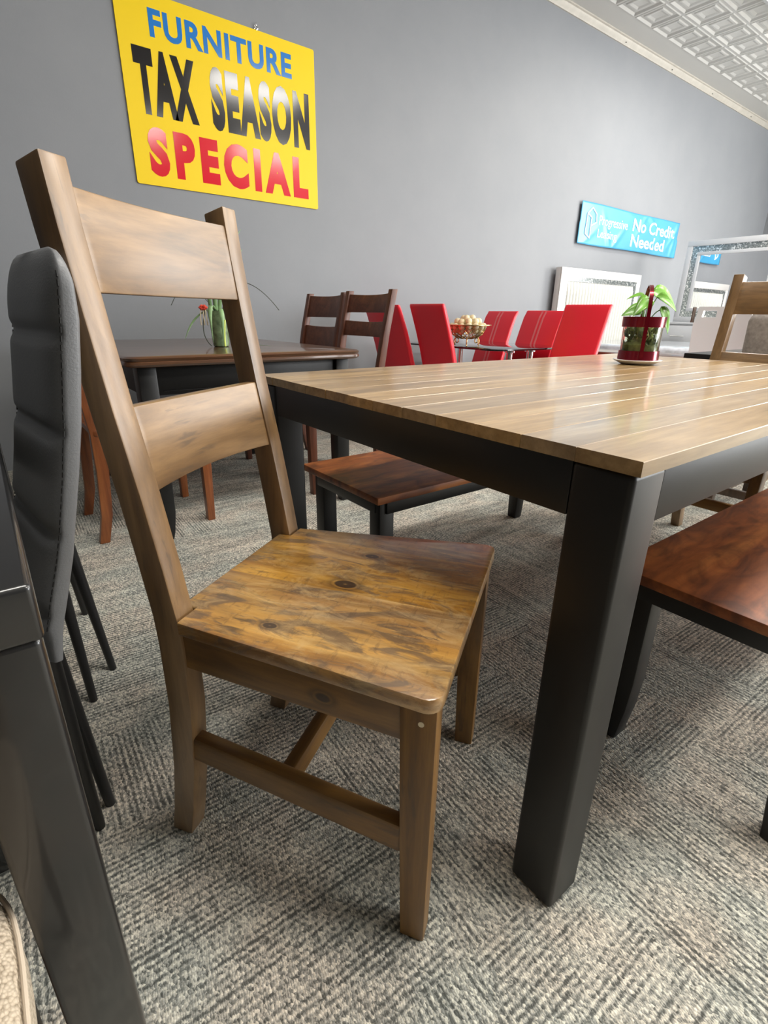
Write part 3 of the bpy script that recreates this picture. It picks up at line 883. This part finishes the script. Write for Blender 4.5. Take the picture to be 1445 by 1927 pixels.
for pts, r, mt in (
    (arcp(vp(-.01, 0, .16), vp(-.08, 0, .24), vp(-.14, 0, .30)), .0016, 'stem_dark'), (arcp(vp(-.12, 0, .33), vp(-.16, 0, .27), vp(-.215, 0, .18)), .0016, 'stem_dark'),
    (arcp(vp(.10, .0, .285), vp(.19, .0, .29), vp(.285, .0, .165)), .0016, 'stem_dark'), (arcp(vp(.02, .0, .16), vp(.06, .0, .27), vp(.10, .0, .285)), .0016, 'stem_dark'),
    (arcp(vp(-.12, 0, .33), vp(-.10, 0, .36), vp(-.14, 0, .30)), .0016, 'stem_dark'),
    (arcp(vp(-.055, -.02, .155), vp(-.09, -.03, .05), vp(-.03, -.05, .005)), .0022, 'stem_dark'), (arcp(vp(.045, -.06, .12), vp(.04, -.08, .05), vp(.045, -.09, .006)), .004, 'stem_yellow')):
    MB().tube(pts, r, 8).build('stem', M[mt], vz)
fl = MB()
for k in range(6):
    a = k * 1.05
    p = vp(-.062 + .012 * math.cos(a), -.02, .172 + .006 * math.sin(a))
    fl.lathe([(.001, -.008), (.009, -.003), (.010, .002), (.004, .007), (.0005, .008)], 8)
    for i in range(len(fl.v) - 40, len(fl.v)): fl.v[i] = tuple(Vector(fl.v[i]) + p)
fl.build('blossom', M['petal'], vz)
for d in (-.012, .0, .010):
    MB().tube(arcp(vp(-.062 + d, -.02, .168), vp(-.064 + d * 1.2, -.024, .13), vp(-.060 + d * 1.4, -.024, .095)), .0028, 6).build('petal', M['cream_petal'], vz)

# ------------------------------------------------------------------ black glass table, red chairs, bowl
gt = thing('glass_table', 'black glass dining table with chrome supports among red chairs', 'table', (0, 0, 0))
gx0, gx1, gy0, gy1, gz = 2.78, 3.66, 2.38, 3.48, .695
MB().prism(rrect(gx0, gx1, gy0, gy1, .12, 8), 'z', gz - .012, gz).build('tabletop', M['black_glass'], gt, bevel=.002)
for x in (gx0 + .32, gx1 - .32):
    for y in (gy0 + .18, gy1 - .18):
        MB().lathe([(.040, gz - .036), (.040, gz - .016), (.030, gz - .012)], 20, (x, y)).build('bracket', M['chrome'], gt)
        MB().lathe([(.030, 0), (.030, .01), (.024, .014), (.024, gz - .036)], 20, (x, y)).build('leg', M['chrome'], gt)

def red_chair(label, loc, rz, width, stripes, top=.972, seat_mat=None):
    """local: faces +x, back at -x"""
    t = thing('red_chair', label, 'chair', loc, rz, 'red chairs around the glass table')
    w = width / 2
    prof = [(.43, .045, .050), (.50, .020, .046), (.58, -.005, .044), (.68, -.035, .042), (.80, -.078, .040), (.90, -.118, .038), (top - .02, -.142, .036), (top - .006, -.147, .028), (top, -.149, .014)]
    lp = []
    for z, c, d in prof:
        k = .985 if z > top - .003 else 1
        lp.append([(c + x * 1.0, y, z) for x, y in rrect(-d / 2, d / 2, -w * k, w * k, min(.014, d * .45), 4)])
    b = MB().loft(lp).build('backrest', M['red'], t, smooth=50)
    if stripes:
        for yo in (-.030, .006):
            sm = MB()
            for (z0, c0, d0), (z1, c1, d1) in zip(prof[1:-2], prof[2:-1]):
                sm.loft([[(c0 + d0 / 2 + .0005, yo, z0), (c0 + d0 / 2 + .0005, yo + .016, z0), (c0 + d0 / 2 + .0018, yo + .016, z0), (c0 + d0 / 2 + .0018, yo, z0)],
                         [(c1 + d1 / 2 + .0005, yo, z1), (c1 + d1 / 2 + .0005, yo + .016, z1), (c1 + d1 / 2 + .0018, yo + .016, z1), (c1 + d1 / 2 + .0018, yo, z1)]])
            sm.build('stitched_stripe', M['red_stitch'], b)
    MB().loft([[(x, y, z) for x, y in rrect(.03 + i, .38 - i, -w + i, w - i, .03, 5)] for z, i in ((.415, .006), (.422, 0), (.455, 0), (.468, .006), (.474, .02))]).build('seat', M['red'], t, smooth=50)
    for sx in (.06, .35):
        for sy in (-w + .03, w - .03):
            MB().tube([(sx, sy, .0), (sx, sy, .42)], .011, 12).build('leg', M['chrome'], t)
    return t
PI = math.pi
red_chair('plain red chair back left of the glass table, nearest to the gold bowl', (2.665, 2.835, 0), 0, .345, False, .978)
red_chair('plain red chair back half behind the red-brown wooden chair', (2.60, 3.265, 0), 0, .42, False, .972)
red_chair('red chair with stitched stripes behind the gold bowl', (3.75, 3.335, 0), PI, .345, True, .950)
red_chair('red chair with stitched stripes, second to the right of the gold bowl', (3.68, 2.815, 0), PI, .385, True, .955)
red_chair('largest plain red chair at the right end of the row, left of the potted plant', (3.30, 2.180, 0), PI + R(4), .345, False, .990)

bw = thing('gold_bowl', 'gold wire bowl on scrolled feet on the black glass table', 'bowl', (2.915, 2.82, gz))
bw.scale = (.82, .82, 1)
MB().lathe([(.205, .148), (.212, .146), (.212, .150), (.205, .152)], 40).build('rim', M['gold'], bw)
wr_ = MB()
for k in range(20):
    a = 2 * PI * k / 20
    pr = [(.165, .146), (.160, .118), (.138, .085), (.100, .062), (.05, .052)]
    wr_.tube([(r * math.cos(a + .25 * i), r * math.sin(a + .25 * i), z) for i, (r, z) in enumerate(pr)], .0028, 6)
    wr_.tube([(r * math.cos(a - .25 * i), r * math.sin(a - .25 * i), z) for i, (r, z) in enumerate(pr)], .0028, 6)
wr_.build('basket', M['gold'], bw)
for k in range(4):
    a = PI / 4 + k * PI / 2; u_ = Vector((math.cos(a), math.sin(a), 0))
    pts = []
    for i in range(20):
        b_ = -1.2 + i * .36; rr = .030 - .0011 * i
        pts.append(u_ * (.088 + rr * math.cos(b_)) + Vector((0, 0, .036 + rr * math.sin(b_))))
    MB().tube(pts, .0045, 6).tube([u_ * .115 + Vector((0, 0, .004)), u_ * .10 + Vector((0, 0, .03)), u_ * .10 + Vector((0, 0, .062))], .0045, 6).build('scroll_foot', M['gold'], bw)
# balls in the bowl: each one a thing
ball_me = None
random.seed(5)
spots = []
for lay, (rad, n, z) in enumerate(((.110, 11, .108), (.140, 14, .138), (.085, 8, .146), (.095, 9, .170), (.035, 3, .158), (.04, 4, .195))):
    for k in range(n):
        a = 2 * PI * k / n + lay * .4
        spots.append((rad * math.cos(a), rad * math.sin(a), z + random.uniform(-.004, .004)))
for p in spots:
    if ball_me is None:
        ob = MB().lathe([(.024 * math.sin(PI * k / 8) + .0004, -.024 * math.cos(PI * k / 8)) for k in range(9)], 14).build('cream_ball', M['nut'], None, smooth=60)
        ball_me = ob.data
    else:
        ob = bpy.data.objects.new('cream_ball', ball_me); COL.objects.link(ob)
    ob.location = (2.915 + p[0] * .82, 2.82 + p[1] * .82, gz + p[2])
    tag(ob, 'small cream ball heaped in the gold wire bowl', 'decorative ball', 'cream balls heaped in the gold bowl')

# ------------------------------------------------------------------ potted plant on the plank table
px, py, pz = 1.775, .915, .760
sc_ = thing('saucer', 'white saucer under the red-banded plant jar on the plank table', 'saucer', (px, py, pz))
sc_.scale = (.77, .77, 1)
MB().lathe([(.060, 0), (.070, .002), (.100, .013), (.101, .015), (.098, .016), (.088, .0095), (.0, .009)], 40).build('dish', M['porcelain'], sc_)
pp = thing('potted_pothos', 'glass jar with red metal bands and arched handle holding a leafy green plant', 'potted plant', (px, py, pz + .0105), R(15))
pp.scale = (.77, .77, 1)
def ring(z0, z1, r0, r1, th_=.003):
    return MB().lathe([(r0, z0), (r1, z1), (r1 - th_, z1), (r0 - th_, z0), (r0, z0)][:4], 36, closed=True)
ring(.004, .034, .084, .082).build('lower_band', M['redmetal'], pp)
MB().lathe([(.080, .003), (.080, .006), (.0, .006)], 36).build('base_plate', M['redmetal'], pp)
ring(.108, .140, .086, .087).build('upper_band', M['redmetal'], pp)
h = []
for k in range(25):
    a = PI * k / 24; h.append((.083 * math.cos(a), 0, .150 + .085 * math.sin(a) ** .8))
h = [(.086, 0, .01), (.084, 0, .07), (.088, 0, .13)] + h[1:-1] + [(-.088, 0, .13), (-.084, 0, .07), (-.086, 0, .01)]
hm = MB(); hm.bar(h, .015, .003, (0, 1, 0)); hm.build('handle', M['redmetal'], pp, loc=(0, 0, 0)).rotation_euler = (0, 0, R(20))
jr = MB().lathe([(.070, .007), (.077, .012), (.078, .06), (.080, .122), (.077, .122), (.075, .06), (.073, .014), (.0, .011)], 36)
jr.build('jar', M['jar'], pp)
random.seed(11)
wd_ = MB()
for k in range(150):
    a = random.uniform(0, 6.28); r0 = .066 * random.uniform(.1, 1) ** .5; z = random.uniform(.05, .108)
    p = Vector((r0 * math.cos(a), r0 * math.sin(a), z)); d = Vector((random.uniform(-1, 1), random.uniform(-1, 1), random.uniform(-.2, 1.2))).normalized() * .017
    s_ = d.orthogonal().normalized() * .009
    wd_.add([p - d, p - s_, p + d, p + s_ + Vector((0, 0, .004))], [(0, 1, 2, 3)])
wd_.build('moss', M['weed'], pp, solid=.001)
MB().lathe([(.068, .0135), (.071, .020), (.070, .052), (.05, .066), (.0, .070)], 20).build('substrate', M['weed'], pp)
for k in range(16):
    a = k * .41; r0 = .055 * random.uniform(.4, 1)
    MB().tube([(r0 * math.cos(a), r0 * math.sin(a), .04), (r0 * 1.02 * math.cos(a + .6), r0 * 1.02 * math.sin(a + .6), .08), (.5 * r0 * math.cos(a + .2), .5 * r0 * math.sin(a + .2), .125)], .0022, 6).build('root', M['root'], pp)
CRX, CRF = Vector((.797, -.604, 0)), Vector((.608, .794, 0))
rot = Matrix.Rotation(-R(15), 3, 'Z')
def heart(c, dirv, nrm, L, W_):
    c = Vector(c); d = Vector(dirv).normalized(); n_ = Vector(nrm); n_ = (n_ - d * n_.dot(d)).normalized(); s = d.cross(n_)
    m = MB(); n = 12; vs = []; fs = []
    for i in range(n + 1):
        t = i / n
        wv = W_ * (math.sin(PI * t ** .62) ** .85) * (1 - .25 * t)
        base = c + d * (L * t) - n_ * (.28 * L * t * t)
        for k in (-1, -.5, 0, .5, 1):
            vs.append(base + s * wv * k * .5 + n_ * (abs(k) * wv * .16) - d * (.10 * L * abs(k) * (1 - t)))
    for i in range(n):
        for k in range(4): fs.append((i * 5 + k, i * 5 + k + 1, i * 5 + k + 6, i * 5 + k + 5))
    m.add([rot @ v for v in vs], fs)
    return m
def loc(r, f, z): return CRX * r + CRF * f + Vector((0, 0, z))
LV = [(loc(-.005, -.02, .190), loc(-.6, -.35, -.25), loc(0, -.5, .8), .088, .066), (loc(.02, 0, .215), loc(.85, -.35, -.30), loc(-.1, -.6, .8), .112, .078),
      (loc(.055, -.02, .165), loc(.45, -.5, -.75), loc(.3, -.9, .4), .085, .05), (loc(-.03, -.01, .160), loc(-.9, -.1, -.05), loc(.1, -.7, .7), .075, .055),
      (loc(-.015, .02, .205), loc(-.9, .2, .05), loc(0, -.4, 1), .062, .032), (loc(.02, -.03, .20), loc(.35, -.8, .1), loc(-.2, -.4, .9), .060, .045),
      (loc(.0, .03, .17), loc(.1, .8, .1), loc(0, -.4, .9), .07, .05)]
for c, d, n_, L, W_ in LV:
    heart(c, d, n_, L, W_).build('leaf', M['leaf'], pp, smooth=60, solid=.0008)
    MB().tube([rot @ v for v in arcp(loc(0, 0, .09), (Vector(c) * .5 + loc(0, 0, .08)), Vector(c) + Vector(d).normalized() * .004)], .0018, 6).build('stem', M['leaf'], pp)

# ------------------------------------------------------------------ bed with ivory headboard, dresser and mirror
bd = thing('bed', 'white bed with channel-tufted headboard and plastic-wrapped mattress by the wall', 'bed', (0, 0, 0))
hx0, hx1, hz = 5.06, 6.69, 1.40
MB().box(hx0, hx1, 3.60, 3.66, .0, hz).build('headboard', M['white'], bd, bevel=.004)
f = MB()
bw_ = .085
f.box(hx0, hx1, 3.585, 3.60, hz - bw_, hz).box(hx0, hx0 + bw_, 3.585, 3.60, .3, hz - bw_).box(hx1 - bw_, hx1, 3.585, 3.60, .3, hz - bw_)
f.build('headboard_frame', M['white'], bd, bevel=.003)
f = MB()
f.box(hx0 + bw_, hx1 - bw_, 3.588, 3.60, hz - bw_ - .045, hz - bw_).box(hx0 + bw_, hx0 + bw_ + .045, 3.588, 3.60, .4, hz - bw_ - .045).box(hx1 - bw_ - .045, hx1 - bw_, 3.588, 3.60, .4, hz - bw_ - .045)
f.build('glitter_border', M['glitter'], bd)
pa = MB()
nch = 24; a0, a1 = hx0 + bw_ + .05, hx1 - bw_ - .05; cw = (a1 - a0) / nch
def chan(u, v):
    x = a0 + u * (a1 - a0); q = ((x - a0) / cw) % 1.0
    return (x, 3.598 - .022 * (math.sin(PI * q) ** .5) * min(1, (1 - v) * 25 + .2), .45 + v * (hz - bw_ - .05 - .45))
pa.grid(chan, nch * 8, 12)
pa.build('tufted_panel', M['ivory'], bd, smooth=60)
MB().loft([[(x, y, z) for x, y in rrect(hx0 + .03 + i, hx1 - .03 - i, 1.75 + i, 3.58 - i, .06, 5)] for z, i in ((.50, .02), (.52, 0), (.63, 0), (.655, .02))]).build('mattress', M['plastic'], bd, smooth=50)
MB().box(hx0 + .03, hx1 - .03, 1.78, 3.58, .24, .50).build('box_spring', M['cream'], bd, bevel=.01)
MB().box(hx0, hx1, 1.73, 1.77, .10, .30).build('footboard', M['cream'], bd, bevel=.005)
for x in (hx0 + .05, hx1 - .11):
    MB().box(x, x + .06, 1.80, 1.86, 0, .24).build('leg', M['white'], bd, bevel=.003)

dr = thing('dresser', 'silver-white dresser with drawers under the glitter-framed mirror', 'dresser', (0, 0, 0))
dx0, dx1, dy0, dy1, dz = 6.88, 7.30, 1.95, 3.50, .845
MB().box(dx0 + .01, dx1, dy0, dy1, .06, dz).build('body', M['silverwhite'], dr, bevel=.003)
MB().box(dx0 - .01, dx1, dy0 - .015, dy1 + .015, dz, dz + .025).build('top', M['silverwhite'], dr, bevel=.003)
for j, (za, zb) in enumerate(((.10, .33), (.345, .575), (.59, .83))):
    for ya, yb in ((dy0 + .015, (dy0 + dy1) / 2 - .006), ((dy0 + dy1) / 2 + .006, dy1 - .015)):
        d = MB().box(dx0 - .008, dx0 + .012, ya, yb, za, zb).build('drawer', M['silverwhite'], dr, bevel=.003)
        MB().tube([(dx0 - .010, (ya + yb) / 2 - .08, (za + zb) / 2), (dx0 - .024, (ya + yb) / 2 - .07, (za + zb) / 2), (dx0 - .024, (ya + yb) / 2 + .07, (za + zb) / 2), (dx0 - .010, (ya + yb) / 2 + .08, (za + zb) / 2)], .005, 8).build('handle', M['chrome'], d)
mr = thing('dresser_mirror', 'large mirror with silver-white frame and crushed-glass border on the dresser', 'mirror', (0, 0, 0))
mx, my0, my1, mz0, mz1 = 7.19, 2.24, 3.325, .872, 1.785
def mring(i0, i1, xa, xb):
    m = MB()
    m.box(xa, xb, my0 + i0, my1 - i0, mz1 - i1, mz1 - i0).box(xa, xb, my0 + i0, my1 - i0, mz0 + i0, mz0 + i1)
    m.box(xa, xb, my0 + i0, my0 + i1, mz0 + i1, mz1 - i1).box(xa, xb, my1 - i1, my1 - i0, mz0 + i1, mz1 - i1)
    return m
mring(0, .060, mx - .03, mx + .03).build('outer_frame', M['silverwhite'], mr, bevel=.002)
mring(.060, .125, mx - .012, mx + .03).build('glitter_border', M['glitter'], mr)
mring(.125, .160, mx - .02, mx + .03).build('inner_frame', M['silverwhite'], mr, bevel=.002)
MB().box(mx - .004, mx + .02, my0 + .158, my1 - .158, mz0 + .158, mz1 - .158).build('mirror_glass', M['mirror'], mr, smooth=0)

# ------------------------------------------------------------------ far right: black table, white chair, grey chair, console
bt = thing('black_table', 'black-topped table behind the plank table at the right', 'table', (0, 0, 0))
MB().box(2.90, 3.75, .30, 1.255, .690, .742).build('tabletop', M['black'], bt, bevel=.003)
for x in (2.93, 3.66):
    for y in (.34, 1.18):
        MB().box(x, x + .06, y, y + .06, 0, .690).build('leg', M['black'], bt, bevel=.003)
wc = thing('white_chair', 'white leather chair with a handle slot in its back, beyond the black table', 'chair', (3.93, 1.525, 0), 0)
# curved back shell facing -x with a slot
def shell(yv, z, off, w0):
    y = yv * w0 * 2
    return (.02 + .9 * (.045 - y * y) * .8 + .02 * (z - .5) + off, y, z)
def plate(ys, zs_, wf, hole, th_):
    m = MB(); idx = {}; nz = len(zs_)
    for off in (0, th_):
        for j, z in enumerate(zs_):
            for i, yv in enumerate(ys):
                idx[(i, j, off)] = len(m.v); m.v.append(shell(yv, z, off, wf(z)))
    for i in range(len(ys) - 1):
        for j in range(nz - 1):
            if hole(i, j): continue
            a, b, c, d = (i, j), (i + 1, j), (i + 1, j + 1), (i, j + 1)
            for off, rev in ((0, 1), (th_, 0)):
                q = [idx[(*p, off)] for p in (a, b, c, d)]
                m.f.append(tuple(q[::-1] if rev else q))
            for (p, q2, nb) in ((a, b, (i, j - 1)), (b, c, (i + 1, j)), (c, d, (i, j + 1)), (d, a, (i - 1, j))):
                if nb[0] < 0 or nb[0] > len(ys) - 2 or nb[1] < 0 or nb[1] > nz - 2 or hole(*nb):
                    m.f.append((idx[(*p, 0)], idx[(*q2, 0)], idx[(*q2, th_)], idx[(*p, th_)]))
    return m
YS = [-.5 + k / 20 for k in range(21)]
plate(YS, [.44, .52, .60, .68, .76, .82, .86, .885], lambda z: .150 + .06 * (z - .44), lambda i, j: False, .05).build('backrest', M['whiteleather'], wc, smooth=50)
plate(YS, [.884, .900, .918, .932, .945, .960, .975, .985], lambda z: .172 - .10 * (z - .884), lambda i, j: (13 <= i <= 17) and (2 <= j <= 4), .032).build('handle_panel', M['whiteleather'], wc, smooth=50)
MB().box(-.002, .040, .174, .180, .884, .983).build('side_edge', M['dark_oak'], wc)
MB().loft([[(x, y, z) for x, y in rrect(-.40 + i, .08 - i, -.20 + i, .20 - i, .05, 5)] for z, i in ((.41, .01), (.42, 0), (.46, 0), (.475, .012))]).build('seat', M['whiteleather'], wc, smooth=50)
for sx in (-.35, .04):
    for sy in (-.16, .16):
        MB().tube([(sx, sy, 0), (sx, sy, .415)], [.010, .016], 10).build('leg', M['black_metal'], wc)

gc = thing('grey_upholstered_chair', 'grey plush upholstered chair seen through the back of the far wooden chair', 'chair', (2.86, .70, 0), 0)
MB().loft([superloop(c, 0, hx, hy, z, 6, 36) for z, c, hx, hy in ((.45, -.02, .035, .25), (.50, -.02, .04, .255), (.75, -.045, .04, .26), (.90, -.06, .038, .26), (.93, -.063, .028, .25), (.937, -.064, .012, .235))]).build('backrest', M['greyplush'], gc, smooth=60)
MB().loft([superloop(.22, 0, .23, .25, z, 6, 36) for z in (.40, .47)]).build('seat', M['greyplush'], gc, bevel=.01)
for sx, sy in ((-.03, -.22), (-.03, .25), (.40, -.22), (.40, .22)):
    MB().loft([[(sx + a * w, sy + b * w, z) for a, b in ((-1, -1), (1, -1), (1, 1), (-1, 1))] for z, w in ((0, .019), (.40, .024))]).build('leg', M['dark_oak'], gc, bevel=.003)
MB().box(-.045, -.015, -.22, .25, .085, .125).build('stretcher', M['dark_oak'], gc, bevel=.003)
MB().box(-.03, .40, .21, .24, .085, .125).build('stretcher', M['dark_oak'], gc, bevel=.003)

cn = thing('console_table', 'low dark brown console table behind the red chairs, before the bed', 'table', (0, 0, 0))
MB().box(4.30, 4.75, 1.75, 3.55, .600, .630).build('tabletop', M['espresso'], cn, bevel=.003)
for x in (4.33, 4.66):
    for y in (1.78, 3.46):
        MB().box(x, x + .06, y, y + .06, 0, .600).build('leg', M['espresso'], cn, bevel=.003)
